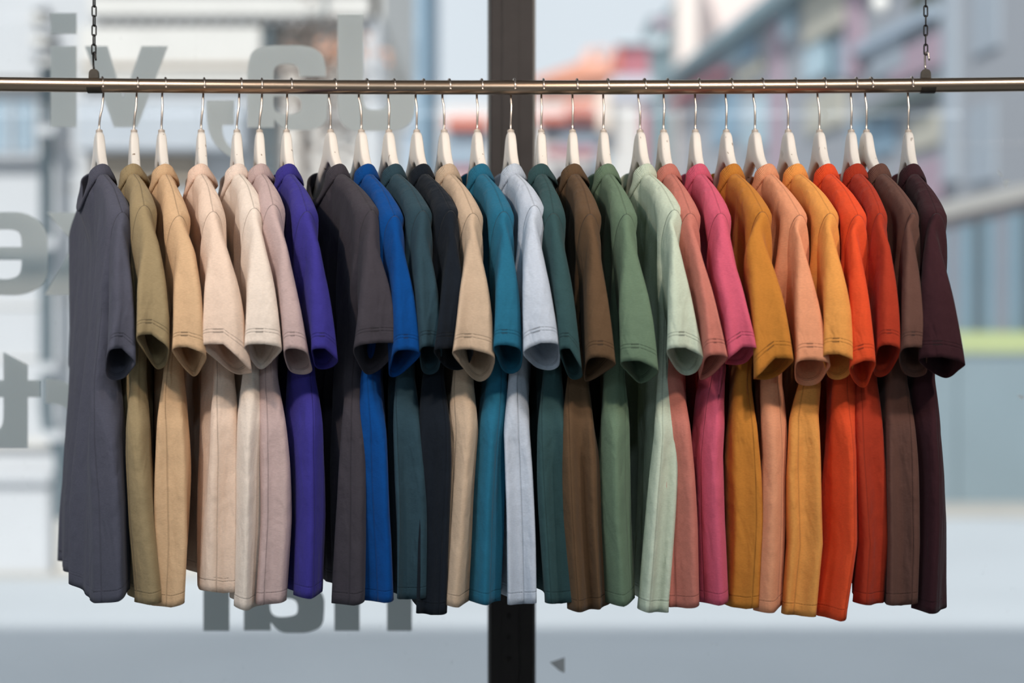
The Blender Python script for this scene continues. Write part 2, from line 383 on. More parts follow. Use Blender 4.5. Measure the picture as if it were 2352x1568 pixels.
V = []; pts = [(1225, 186), (1335, 148), (1350, 160), (1400, 162), (1405, 180), (1232, 200)]
for dep in (dd-0.5, dd):
    for (a, b) in pts:
        x, y, z = at(a, b, dd); V.append((x-1.6, dep-D-45, z-G))
n = len(pts); Fc = [tuple(range(n)), tuple(range(n, 2*n))[::-1]] + [(k, k+n, (k+1) % n+n, (k+1) % n) for k in range(n)]
obj('roof', mesh('roof', V, Fc), plain('orange_tiles', (0.66, 0.30, 0.20), 0.9), gb)
fb(gb, 'ground_floor', 1240, 1400, 238, 900, 48, 4, M_OFFW, 0.3)
fb(gb, 'round_vent', 1368, 1382, 116, 130, 48, .1, M_BLUEG, -0.1)
rb = empty('red_box_building', (2.5, 40, G)); tag(rb, 'square dusky red block with an orange edge in front of the dark tower', 'building')
fb(rb, 'wall', 1425, 1490, 102, 900, 43, 3, M_REDD)
fb(rb, 'corner_strip', 1416, 1426, 104, 165, 43, 3, M_RED, -0.1)
fb(rb, 'roof_edge', 1418, 1492, 92, 102, 43, 3.4, plain('pale_coping', (0.5, 0.58, 0.62), 0.8), -0.2)
fb(rb, 'lower_wall', 1405, 1500, 172, 230, 43, 3, plain('pale_lower_wall', (0.48, 0.50, 0.56), 0.9), -0.3)

M_TWR = plain('slate_tower', (0.17, 0.24, 0.27), 0.8, noise=0.2, scale=1)
tw = empty('slate_tower', (4, 52, G)); tag(tw, 'dark slate tower with a round pale clock face against the sky', 'building')
fb(tw, 'wall', 1492, 1552, 38, 900, 55, 3, M_TWR)
fb(tw, 'spire', 1535, 1552, 12, 40, 55, 2, M_TWR)
fb(tw, 'pink_panel', 1505, 1535, 42, 62, 55, .2, plain('pink_panel', (0.42, 0.30, 0.36), 0.8), -0.15)
x, y, z = at(1508, 92, 54.8)
o = obj('clock_face', tube_mesh('clock_face', [(0, 0, 0), (0, -0.2, 0)], 0.24, 20), plain('pale_clock', (0.6, 0.7, 0.75), 0.6), tw); o.location = (x-4, y-52, z-G)
cp = empty('cream_chimney_stack', (4.5, 44, G)); tag(cp, 'cream chimney stack rising between the tower and the sloping brick roof', 'chimney')
fb(cp, 'stack', 1563, 1600, -200, 400, 47, 2, plain('cream_stack', (0.80, 0.70, 0.64), 0.9))
fb(cp, 'stack_cap', 1560, 1603, -205, -190, 47, 2.2, M_OFFW, -0.1)
pk = empty('pink_house', (5, 40, G)); tag(pk, 'pale pink plastered house wall behind the sloping dark eave', 'building')
fb(pk, 'wall', 1605, 1900, -300, 600, 50, 3, plain('pink_plaster', (0.78, 0.66, 0.62), 0.9))
fb(pk, 'cornice', 1602, 1902, -305, -290, 50, 3.2, M_OFFW, -0.2)

# right: brick terrace receding along the street (its facade turned to a far vanishing point)
br = empty('brick_terrace', (5.35, 13.0, G)); tag(br, 'long purple-grey brick terrace receding along the right side of the street', 'building')
ang = math.atan(0.121); br.rotation_euler = (0, 0, ang)
M_BRICK = NT('far_brick')
tc = M_BRICK.new('ShaderNodeTexCoord'); mp = M_BRICK.new('ShaderNodeMapping'); mp.inputs['Rotation'].default_value = (PI/2, 0, PI/2)
bt = M_BRICK.new('ShaderNodeTexBrick'); bt.inputs['Scale'].default_value = 4
bt.inputs['Color1'].default_value = (0.36, 0.28, 0.31, 1); bt.inputs['Color2'].default_value = (0.31, 0.29, 0.33, 1); bt.inputs['Mortar'].default_value = (0.34, 0.35, 0.38, 1)
M_BRICK.link(tc.outputs['Object'], mp.inputs[0]); M_BRICK.link(mp.outputs[0], bt.inputs['Vector']); M_BRICK.link(bt.outputs[0], M_BRICK.bsdf.inputs['Base Color'])
M_BRICK.bsdf.inputs['Roughness'].default_value = 0.9; M_BRICK = M_BRICK.m
def rp(name, s0, s1, z0, z1, proud, mat, depth=0.15):   # s along the facade away from the near end
    return obj(name, boxes_mesh(name, [(-proud, depth, s0, s1, z0-G, z1-G)], 0.01), mat, br)
EAVE = 5.1
obj('wall', boxes_mesh('wall', [(0, 5, 0, 17.5, 0, EAVE-G)]), M_BRICK, br)
V = [(-0.35, 0, EAVE-G), (-0.35, 17.7, EAVE-G), (2.5, 17.7, EAVE+2.3-G), (2.5, 0, EAVE+2.3-G), (-0.35, 0, EAVE-0.18-G), (-0.35, 17.7, EAVE-0.18-G), (2.5, 17.7, EAVE-0.2-G), (2.5, 0, EAVE-0.2-G)]
obj('roof', mesh('roof', V, [(0,1,2,3), (4,7,6,5), (0,4,5,1), (1,5,6,2), (2,6,7,3), (3,7,4,0)]), M_TWR, br)
M_PK = plain('pink_render', (0.42, 0.31, 0.37), 0.9); M_CR = plain('cream_render', (0.50, 0.47, 0.40), 0.9)
M_BW = plain('pale_blue_glass', (0.42, 0.58, 0.66), 0.2, noise=0.1, scale=1); M_DK = plain('dark_teal_reveal', (0.05, 0.13, 0.18), 0.5)
M_GR = plain('grey_wall', (0.36, 0.40, 0.45), 0.9)
def s_of(px):   # station on the facade whose image column is px
    k = (px-1176)/F                 # x = k*d ; x = X0 - 0.121*(d-d0)
    X0, d0 = 5.35, 13.0+D
    d = (X0+0.121*d0)/(k+0.121)
    return (d-d0)/math.cos(ang), d
def rw(name, pxl, pxr, pyt, pyb, mat, proud=0.06):
    s1, d1 = s_of(pxl); s0, d0 = s_of(pxr); dm = (d0+d1)/2
    return rp(name, s0, s1, (784-pyb)*dm/F, (784-pyt)*dm/F, proud, mat)
rw('window', 1665, 1705, 55, 150, M_BW); rw('window', 1705, 1740, 60, 140, M_BG2, 0.04)
rw('window', 1800, 1830, 0, 85, M_BW); rw('cream_panel', 1862, 1955, -60, 82, M_CR, 0.12); rw('cream_panel', 1700, 1760, 150, 178, M_CR, 0.08)
rw('pink_panel', 1775, 1800, -20, 420, M_PK, 0.05); rw('pink_panel', 1955, 1985, -40, 180, M_PK, 0.09); rw('pink_panel', 2050, 2165, 100, 175, M_PK, 0.05)
rw('window', 1855, 1905, 88, 180, M_BW); rw('window_reveal', 1906, 1928, 85, 182, M_DK, 0.03); rw('window', 1930, 1955, 90, 180, M_BG1)
rw('window_reveal', 2095, 2160, -30, 60, plain('dark_olive_reveal', (0.10, 0.11, 0.10), 0.6), 0.04); rw('string_course', 1985, 2165, 60, 88, M_BG1, 0.14)
rw('window', 2010, 2085, 90, 170, M_GR); rw('grey_panel', 1620, 1700, 120, 200, M_GR, 0.05)
rw('cream_panel', 1860, 1945, 210, 300, M_CR, 0.06); rw('window_reveal', 2010, 2165, 222, 252, plain('dark_green_fascia', (0.12, 0.15, 0.15), 0.6), 0.2)
rw('cream_panel', 2095, 2165, 265, 340, M_CR, 0.05); rw('window', 1960, 2060, 270, 360, M_BG2, 0.05); rw('pink_panel', 2080, 2170, 370, 470, M_PK, 0.06)
rw('window', 1640, 1700, 215, 330, M_BG2, 0.05); rw('window', 1715, 1760, 230, 340, M_BW, 0.05); rw('awning', 1560, 1690, 200, 212, M_REDD, 0.3)
rw('window', 2240, 2300, -200, 120, M_GR, 0.04); rw('window', 2230, 2290, 240, 420, M_GR, 0.04); rw('pilaster', 2180, 2205, -300, 420, M_GR, 0.1)
lampg = empty('street_lantern', at(2022, 8, 17)); tag(lampg, 'round white street lantern high in front of the brick terrace', 'lamp')
obj('globe', tube_mesh('globe', [(0, 0, -0.09), (0, 0, -0.07), (0, 0, -0.03), (0, 0, 0.03), (0, 0, 0.07), (0, 0, 0.09)], [0.03, 0.065, 0.09, 0.09, 0.065, 0.03], 16), plain('white_globe', (0.85, 0.82, 0.78), 0.5), lampg)
obj('bracket', tube_mesh('bracket', [(0, 0, 0.09), (0, 0, 0.22), (0.25, 0.35, 0.30), (0.75, 0.9, 0.30), (0.9, 1.0, 0.30)], 0.012, 8), M_TWR, lampg)

# low grey wall, lime strip and slatted fence with a sloping rail at the right
gw = empty('grey_retaining_wall', (5, 12.6, G)); tag(gw, 'low blue-grey wall under the lime green strip at the right edge', 'wall')
M_GW = plain('blue_grey_panel', (0.19, 0.245, 0.275), 0.75, noise=0.12, scale=1.2)
x0, x1, z0, z1 = XZ(1500, 2900, 815, 1165, 15.4)
for k in range(6):
    a = x0+(x1-x0)*k/6; b = x0+(x1-x0)*(k+1)/6
    obj('wall_panel', boxes_mesh('wall_panel', [(a-5, b-5-.01, 0, .3, 0, z1-G)], 0.006), M_GW, gw)
obj('coping', boxes_mesh('coping', [(x0-5, x1-5, -.03, .33, z1-G, z1-G+0.015)], 0.004), M_GR, gw)
obj('footing', boxes_mesh('footing', [(x0-5, x1-5, -.9, 0, 0, 0.05)], 0.01), M_KERB, gw)
ls = empty('lime_barrier_strip', (5, 12.6, z1)); tag(ls, 'lime green horizontal barrier strip between the grey wall and the slatted fence', 'barrier')
obj('board', boxes_mesh('board', [(x0-5, x1-5, 0.02, .28, 0.016, 0.21)], 0.01), plain('lime_paint', (0.38, 0.43, 0.21), 0.7), ls)
for k in range(7): obj('bracket', boxes_mesh('bracket', [(x0-5+k*.9, x0-5+k*.9+.04, 0.0, .02, 0.03, 0.15)]), M_GR, ls)
sf = empty('slatted_fence', (5, 12.75, z1+0.21)); tag(sf, 'blue-grey slatted fence with a sloping pale rail above the lime strip', 'fence')
M_SL = plain('blue_slat', (0.14, 0.21, 0.26), 0.7); M_SL2 = plain('grey_slat', (0.19, 0.20, 0.235), 0.7); M_SL3 = plain('dark_slat', (0.06, 0.09, 0.11), 0.7)
def railz(px): return (784-(470-(px-2180)*0.233))*15.5/F
k = 0; px = 1700
while px < 2800:
    wd_ = [30, 26, 34, 22][k % 4]
    xa, xb = (px-1176)*15.55/F, (px+wd_-1176)*15.55/F
    obj('slat', boxes_mesh('slat', [(xa-5, xb-5-.012, 0, .03, 0, railz(px)-0.12-(z1+.21))], 0.004), [M_SL, M_SL2, M_SL, M_SL3][k % 4], sf)
    px += wd_; k += 1
xa, xb = (1700-1176)*15.5/F, (2800-1176)*15.5/F
za, zb = railz(1700)-(z1+.21), railz(2800)-(z1+.21)
V = [(x-5, y, z+dz) for x, z in ((xa, za), (xb, zb)) for y in (-.06, .09) for dz in (-.11, .03)]
obj('rail', mesh('rail', V, [(0,1,3,2), (4,6,7,5), (0,4,5,1), (2,3,7,6), (0,2,6,4), (1,5,7,3)]), plain('pale_rail', (0.32, 0.31, 0.295), 0.8), sf)
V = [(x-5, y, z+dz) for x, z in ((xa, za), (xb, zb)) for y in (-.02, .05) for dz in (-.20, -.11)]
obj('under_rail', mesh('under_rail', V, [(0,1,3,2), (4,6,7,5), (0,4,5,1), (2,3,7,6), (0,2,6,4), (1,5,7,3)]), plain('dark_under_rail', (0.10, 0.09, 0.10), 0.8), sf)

# ------------------------------------------------------------------ vinyl lettering on the glass (read from outside, so mirrored here)
def M_vinyl():
    N = NT('grey_vinyl'); b = N.bsdf; b.inputs['Base Color'].default_value = (0.66, 0.70, 0.70, 1); b.inputs['Roughness'].default_value = 0.55
    tr = N.new('ShaderNodeBsdfTranslucent'); tr.inputs[0].default_value = (0.76, 0.80, 0.80, 1)
    mx = N.new('ShaderNodeMixShader'); mx.inputs[0].default_value = 0.62
    N.link(b.outputs[0], mx.inputs[1]); N.link(tr.outputs[0], mx.inputs[2]); N.link(mx.outputs[0], N.out.inputs[0]); return N.m
M_VIN = M_vinyl()
def chaikin(p, it=3):
    for _ in range(it):
        q = []
        n = len(p)
        for i in range(n):
            a = p[i-1]; b = p[i]; c = p[(i+1) % n]
            if b[2]:
                q.append((b[0]*.75+a[0]*.25, b[1]*.75+a[1]*.25, 1)); q.append((b[0]*.75+c[0]*.25, b[1]*.75+c[1]*.25, 1))
            else: q.append(b)
        p = q
    return p
LD = D + GLASS_Y - 0.0045
def P_(s):   # "x,y x,y* ..." ; * marks a smooth point
    out = []
    for tok in s.split():
        sm = tok.endswith('*'); a, b = tok.rstrip('*').split(','); out.append((float(a), float(b), 1 if sm else 0))
    return out
def letter(loops, label, dx=0, dy=0):
    cu = bpy.data.curves.new('letter', 'CURVE'); cu.dimensions = '2D'; cu.fill_mode = 'BOTH'; cu.extrude = 0.0004
    pts = [chaikin(P_(l)) for l in loops]
    ax = sum(p[0] for p in pts[0])/len(pts[0])+dx; ay = max(p[1] for p in pts[0])+dy
    ox, oy, oz = at(ax, ay, LD)
    for l in pts:
        sp = cu.splines.new('POLY'); sp.points.add(len(l)-1); sp.use_cyclic_u = True
        for i, (a, b, _) in enumerate(l):
            x, y, z = at(a+dx, b+dy, LD); sp.points[i].co = (x-ox, z-oz, 0, 1)
    tmp = bpy.data.objects.new('tmp', cu)
    me = bpy.data.meshes.new_from_object(tmp); bpy.data.objects.remove(tmp)
    me.name = 'vinyl_letter'
    for v in me.vertices: v.co = (v.co.x, -v.co.z, v.co.y)
    o = obj('vinyl_letter', me, M_VIN); o.location = (ox, oy, oz)
    tag(o, label, 'letter', 'mirrored grey vinyl letters on the window')
    return o
il = empty('vinyl_letter', at(146, 292, LD)); tag(il, 'mirrored grey vinyl letter i with square dot, top left of the window', 'letter', 'mirrored grey vinyl letters on the window')
for nm, b in (('stem', (116, 176, 106, 292)), ('dot', (116, 176, 30, 78))):
    x0, x1, z0, z1 = XZ(*b, LD); P = il.location
    obj(nm, boxes_mesh(nm, [(x0-P.x, x1-P.x, -.0004, .0004, z0-P.z, z1-P.z)]), M_VIN, il)
letter(["195,106 247,106 283,227 325,106 386,106 315,292 262,292"], 'mirrored grey vinyl letter v behind the left chain')
letter(["474,231 538,231 538,287 511,287 511,305* 518,325* 530,340* 545,350 540,366 515,352* 492,330* 478,300* 474,265*"], 'mirrored grey vinyl comma behind the peach t-shirt hanger')
A_ = ["568,293 568,200 568,150* 580,112* 620,104* 660,104* 705,104* 740,120* 748,150* 748,176 688,176 686,155* 672,147* 652,146* 630,152* 628,175* 628,184 690,186* 735,192* 753,215* 753,245* 750,285* 715,299* 690,299* 655,299* 638,285* 630,274 630,293",
      "628,222 628,250* 640,262* 662,263* 690,258* 693,240* 688,224* 670,219*"]
letter(A_, 'mirrored grey vinyl letter a in the top row, left of the tall J')
letter(["775,32 835,32 835,215 835,240* 845,252* 860,252* 878,252* 890,240* 890,225* 890,200 955,200 955,225* 952,275* 920,301* 860,301* 800,301* 775,270* 775,220*"], 'mirrored grey vinyl letter J, tallest of the top row')
letter(["-82,597 50,597 48,630* 25,641* 0,641* -25,635* -40,620 -78,645 -55,672* 0,678* 60,678* 108,650* 110,585* 108,520* 60,487* 5,487* -55,487* -82,530* -84,575*", "-28,567 50,567 48,535* 30,527* 10,527* -12,527* -26,540*"], 'mirrored grey vinyl letter e cut by the left edge of the frame')
letter(["107,488 172,488 205,535 205,430 262,430 262,677 205,677 205,620 165,677 103,677 170,558"], 'mirrored grey vinyl letter k left of the charcoal t-shirt')
letter(["8,808 64,838 64,873 92,873 92,912 64,912 64,1027 8,1027 -20,1027* -52,1027* -55,990* -55,975* -20,985* 8,985* 8,912 -45,912 -45,873 8,873"], 'mirrored grey vinyl letter t at the lower left edge')
letter(["105,870 135,872* 158,880* 166,895* 167,873 224,873 224,1027 167,1027 167,985* 160,940* 130,926* 105,926"], 'mirrored grey vinyl letter r beside the charcoal t-shirt')
letter(["467,1195 527,1195 527,1448 467,1448"], 'mirrored grey vinyl letter l showing below the peach t-shirt')
letter(A_, 'mirrored grey vinyl letter a showing below the mauve t-shirt', -8, 1154)
letter(["768,1448 768,1340* 770,1262* 825,1258* 870,1262* 888,1285* 888,1262 946,1262 946,1448 889,1448 889,1350* 885,1308* 850,1308* 827,1315* 826,1350* 826,1448"], 'mirrored grey vinyl letter n showing below the royal blue t-shirt')

# scraps of old tape and scuffs stuck to the glass
M_TAPE = M_vinyl(); M_TAPE.name = 'old_tape'
for n_ in M_TAPE.node_tree.nodes:
    if n_.type == 'BSDF_TRANSLUCENT': n_.inputs[0].default_value = (.95, .95, .95, 1)
for pts, lb_ in (("1263,1521 1297,1509 1297,1545 1285,1540", 'small white tape triangle on the glass right of the mullion'),
               ("2290,384 2295,396 2303,402 2301,407 2292,398", 'thin torn white tape scrap on the glass, upper right'),
               ("2303,412 2321,413 2314,420 2311,432 2307,424", 'torn white tape scrap just below the thin one, upper right'),
               ("2337,906 2352,910 2349,917 2340,911", 'tiny white scuff on the glass at the right edge')):
    o = letter([pts], lb_); o.name = 'tape_scrap'; o.data.materials.clear(); o.data.materials.append(M_TAPE); o['category'] = 'tape'; del o['group']
    o.data.name = 'tape_scrap'

# ------------------------------------------------------------------ the hanging rail with chains
RR = 0.0118
def rail_z(x): return 0.4165 + 0.0055*(x/0.84)**2 if abs(x) < 0.9 else 0.4165+0.0055*(0.9/0.84)**2
rl = empty('clothes_rail', (0, 0, 0)); tag(rl, 'long brushed steel clothes rail hung level across the window', 'rail')
obj('tube', tube_mesh('tube', [(x, 0, rail_z(x)) for x in np.linspace(-1.75, 1.75, 71)], RR, 40), M_CHROME, rl)
for s in (-1, 1):
    obj('end_cap', tube_mesh('end_cap', [(s*1.75, 0, rail_z(1.75)), (s*1.757, 0, rail_z(1.75))], RR+.0012, 24), M_BLACKM, rl)
def link_mesh(L=0.0205, W=0.0088, r=0.00125):
    pts = []
    h = (L-W)/2 - 0; R = W/2 - r
    hh = L/2 - r - R
    for k in range(9): a = PI*k/8; pts.append((R*math.cos(a), 0, hh+R*math.sin(a)))
    for k in range(9): a = PI+PI*k/8; pts.append((R*math.cos(a), 0, -hh+R*math.sin(a)))
    return tube_mesh('link', pts, r, 8, closed=True)
LM = link_mesh(); LM.materials.append(M_BLACKM)
for px, side in ((216, 'left'), (2126, 'right')):
    x, _, _ = at(px, 0, D); zr = rail_z(x)
    b = empty('rail_bracket', (x, 0, zr))
    tag(b, 'brown metal hanger bracket clamping the rail at the %s chain' % side, 'bracket', 'brackets on the clothes rail')
    # clamp band around the lower half of the tube
    n = 24; V = []; Fc = []
    hw = 0.0118
    for i, xx in enumerate((-hw, hw)):
        for rr in (RR+.0003, RR+.0016):
            for k in range(n+1):
                a = PI+0.35+(PI-0.7)*k/n; V.append((xx, rr*math.cos(a), rr*math.sin(a)))
    m = n+1
    for k in range(n):
        Fc += [(k, k+1, m+k+1, m+k), (2*m+k, 3*m+k, 3*m+k+1, 2*m+k+1), (m+k, m+k+1, 3*m+k+1, 3*m+k), (k, 2*m+k, 2*m+k+1, k+1)]
    Fc += [(0, m, 3*m, 2*m), (n, 2*m+n, 3*m+n, m+n)]
    o = obj('clamp_band', mesh('clamp_band', V, Fc, False), M_BRASS, b); o.location.x = 0.002 if side == 'left' else 0.003
    # rounded tab standing on the tube
    prof = [(-0.0082, RR-0.001)] + [(-0.0078*math.cos(a), RR+0.0075+0.0075*math.sin(a)) for a in np.linspace(0, PI, 15)] + [(0.0082, RR-0.001)]
    V = [(p[0]*1.05, y, p[1]) for y in (-0.0035, 0.0035) for p in prof]; n = len(prof)
    Fc = [tuple(range(n)), tuple(range(n, 2*n))[::-1]] + [(k, k+n, (k+1) % n+n, (k+1) % n) for k in range(n)]
    me = mesh('tab', V, Fc); bmm = bmesh.new(); bmm.from_mesh(me); bmesh.ops.bevel(bmm, geom=bmm.edges[:], offset=0.0012, segments=2, affect='EDGES', clamp_overlap=True); bmm.to_mesh(me); bmm.free()
    obj('tab', me, M_BRASS, b)
    # hook: up from the tab, over through the chain's lowest link
    zt = RR+0.013
    zl0 = (784-121)/1400 - zr     # crown of the hook
    s = 1 if side == 'left' else 1
    pts = [(0, 0, zt), (-0.001*s, 0, zt+0.008), (-0.0012, 0, zt+0.016)]
    R = 0.0036
    for a in np.linspace(PI, 0, 9): pts.append((-0.0012+0.0022*(1+math.cos(a)), -0.001-0.004*(1+math.cos(a))/2, zl0-R+R*math.sin(a)))
    pts += [(0.0038, -0.0055, zl0-R-0.006), (0.0046, -0.006, zl0-R-0.010)]
    obj('hook', tube_mesh('hook', pts, 0.0017, 10), M_WIRE if side == 'right' else M_BLACKM, b)
    c = empty('chain', (x, 0, zr+zl0)); tag(c, 'thin black metal chain holding the %s end of the clothes rail' % side, 'chain', 'chains holding the clothes rail')
    pitch = 0.0158; z = -0.0025+0.0205/2-0.00125-0.0017; k = 0; ztop = CZ-(zr+zl0)
    while z < ztop-0.004:
        o = bpy.data.objects.new('link', LM); C.objects.link(o); o.parent = c; o.location = ((0.0006 if side == 'right' else 0.0003)*k*.1, -0.0015*(k < 1), z)
        o.rotation_euler = (0, 0, (0.25 if k % 2 == 0 else 1.35)); z += pitch; k += 1
    obj('ceiling_eye', tube_mesh('ceiling_eye', [(0, 0, ztop-0.02), (0, 0, ztop)], [0.004, 0.012], 12), M_BLACKM, c)

# ------------------------------------------------------------------ hangers and t-shirts
M_HANG = NT('bleached_wood_hanger')
def hanger_mat(N):
    b = N.bsdf; b.inputs['Roughness'].default_value = 0.42; b.inputs['Specular IOR Level'].default_value = 0.4
    tc = N.new('ShaderNodeTexCoord'); mp = N.new('ShaderNodeMapping'); mp.inputs['Scale'].default_value = (1, 1, 0.25)
    oi = N.new('ShaderNodeObjectInfo'); ad = N.new('ShaderNodeVectorMath'); ad.operation = 'ADD'
    N.link(tc.outputs['Object'], ad.inputs[0]); sc_ = N.math('MULTIPLY', oi.outputs['Random'], 40.0); N.link(sc_, ad.inputs[1]); N.link(ad.outputs[0], mp.inputs[0])
    n1 = N.new('ShaderNodeTexNoise'); n1.inputs['Scale'].default_value = 60; n1.inputs['Detail'].default_value = 4; N.link(mp.outputs[0], n1.inputs['Vector'])
    mu = N.new('ShaderNodeTexNoise'); mu.inputs['Scale'].default_value = 150; mu.inputs['Detail'].default_value = 1; N.link(mp.outputs[0], mu.inputs['Vector'])
    sc2 = N.math('MULTIPLY', N.math('SUBTRACT', mu.outputs[0], 0.705, clamp=True), 14.0, clamp=True)
    hs = N.new('ShaderNodeHueSaturation'); hs.inputs['Color'].default_value = (0.76, 0.70, 0.63, 1)
    N.link(N.math('ADD', N.math('MULTIPLY', n1.outputs[0], 0.12), 0.94), hs.inputs['Value'])
    mx = N.new('ShaderNodeMix', data_type='RGBA'); N.link(sc2, mx.inputs['Factor']); N.link(hs.outputs[0], mx.inputs['A']); mx.inputs['B'].default_value = (0.20, 0.13, 0.08, 1)
    N.link(mx.outputs['Result'], b.inputs['Base Color'])
    return N.m
M_HANG = hanger_mat(M_HANG)

Z0 = (784-302)/1400.0      # top of the hanger's neck
ZN, WN = 0.268, 0.085      # shoulder line at the neck
WS = 0.235                 # shoulder seam station
def sstep(x, a=0.0, b=1.0):
    t = np.clip((np.asarray(x, float)-a)/(b-a), 0, 1); return t*t*(3-2*t)

BEND = 0.0
def hanger_mesh():
    ws = np.concatenate([np.linspace(-0.215, -0.09, 12), np.linspace(-0.08, -0.026, 12), np.linspace(-0.023, -0.0005, 9)])
    ws = np.concatenate([ws, -ws[::-1]])
    kx = [0, .010, .015, .019, .023, .028, .035, .045, .058, .072, .086, .215]
    kz = [Z0-.0005, Z0-.002, Z0-.006, Z0-.014, Z0-.024, Z0-.035, Z0-.044, Z0-.053, Z0-.062, Z0-.074, Z0-.092, 0.186]
    bx = [0, .006, .012, .022, .040, .060, .090, .215]
    bz = [Z0-.052, Z0-.053, Z0-.056, Z0-.062, Z0-.073, Z0-.089, Z0-.110, 0.164]
    V, Fc = [], []; seg = 20
    for i, w_ in enumerate(ws):
        a = abs(w_); zt = np.interp(a, kx, kz); zb = np.interp(a, bx, bz)
        T = np.interp(a, [0, .03, .05, .08, .215], [.0070, .0076, .0074, .0062, .0062])
        e = min(1.0, (0.2155-a)/0.006)
        T *= max(.25, math.sqrt(max(e, 0)))
        for k in range(seg):
            p = 2*PI*k/seg; c, s = math.cos(p), math.sin(p)
            v = T*math.copysign(abs(c)**0.38, c); zz = (zt+zb)/2+(zt-zb)/2*math.copysign(abs(s)**0.7, s)
            V.append((v - BEND*a*a, -w_, zz))
    n = len(ws)
    for i in range(n-1):
        for k in range(seg):
            l = (k+1) % seg; Fc.append((i*seg+k, i*seg+l, (i+1)*seg+l, (i+1)*seg+k))
    Fc.append(tuple(range(seg))[::-1]); Fc.append(tuple((n-1)*seg+k for k in range(seg)))
    return mesh('hanger_body', V, Fc, True)
HM = hanger_mesh(); HM.materials.append(M_HANG)
FM = tube_mesh('ferrule', [(0, 0, Z0-.006), (0, 0, Z0+.002), (0, 0, Z0+.0035)], [.0055, .0055, .0035], 14); FM.materials.append(plain('ferrule', (0.55, 0.47, 0.40), 0.4, metal=0.3))

def grid_faces(idx, flip=False):
    a = idx[:-1, :-1].ravel(); b = idx[1:, :-1].ravel(); c = idx[1:, 1:].ravel(); d = idx[:-1, 1:].ravel()
    f = np.stack([a, b, c, d] if not flip else [a, d, c, b], 1)
    return f
def clean_mesh(name, V, F_, sew, rib=None):
    # collapse degenerate quads
    faces = []
    for f in F_.tolist():
        g = []
        for i in f:
            if i not in g: g.append(i)
        if len(g) >= 3: faces.append(g)
    me = bpy.data.meshes.new(name); me.from_pydata(V.tolist(), [], faces)
    me.polygons.foreach_set('use_smooth', [True]*len(me.polygons))
    at_ = me.attributes.new('sew', 'FLOAT_VECTOR', 'POINT'); at_.data.foreach_set('vector', np.ascontiguousarray(sew, dtype=np.float32).ravel())
    if rib is not None:
        r_ = me.attributes.new('rib', 'FLOAT', 'POINT'); r_.data.foreach_set('value', np.asarray(rib, np.float32).ravel())
    me.update(); return me

class Fold:   # smooth vertical-fold noise: sum of slanted sines
    def __init__(s, seed, n=6, k0=18, k1=75, slant=5, zf=3.0):
        r = np.random.RandomState(seed)
        s.k = r.uniform(k0, k1, n); s.b = r.uniform(-slant, slant, n); s.p = r.uniform(0, 6.28, n)
        s.a = r.uniform(.5, 1, n)*(k0/s.k)**0.4; s.q = r.uniform(zf*.4, zf, n)*2; s.r = r.uniform(0, 6.28, n)
        s.a /= np.sqrt((s.a**2).sum())
    def __call__(s, u, z):
        o = 0
        for i in range(len(s.k)):
            o = o + s.a[i]*np.sin(s.k[i]*u+s.b[i]*z+s.p[i]+0.9*np.sin(s.q[i]*z+s.r[i]))
        return o

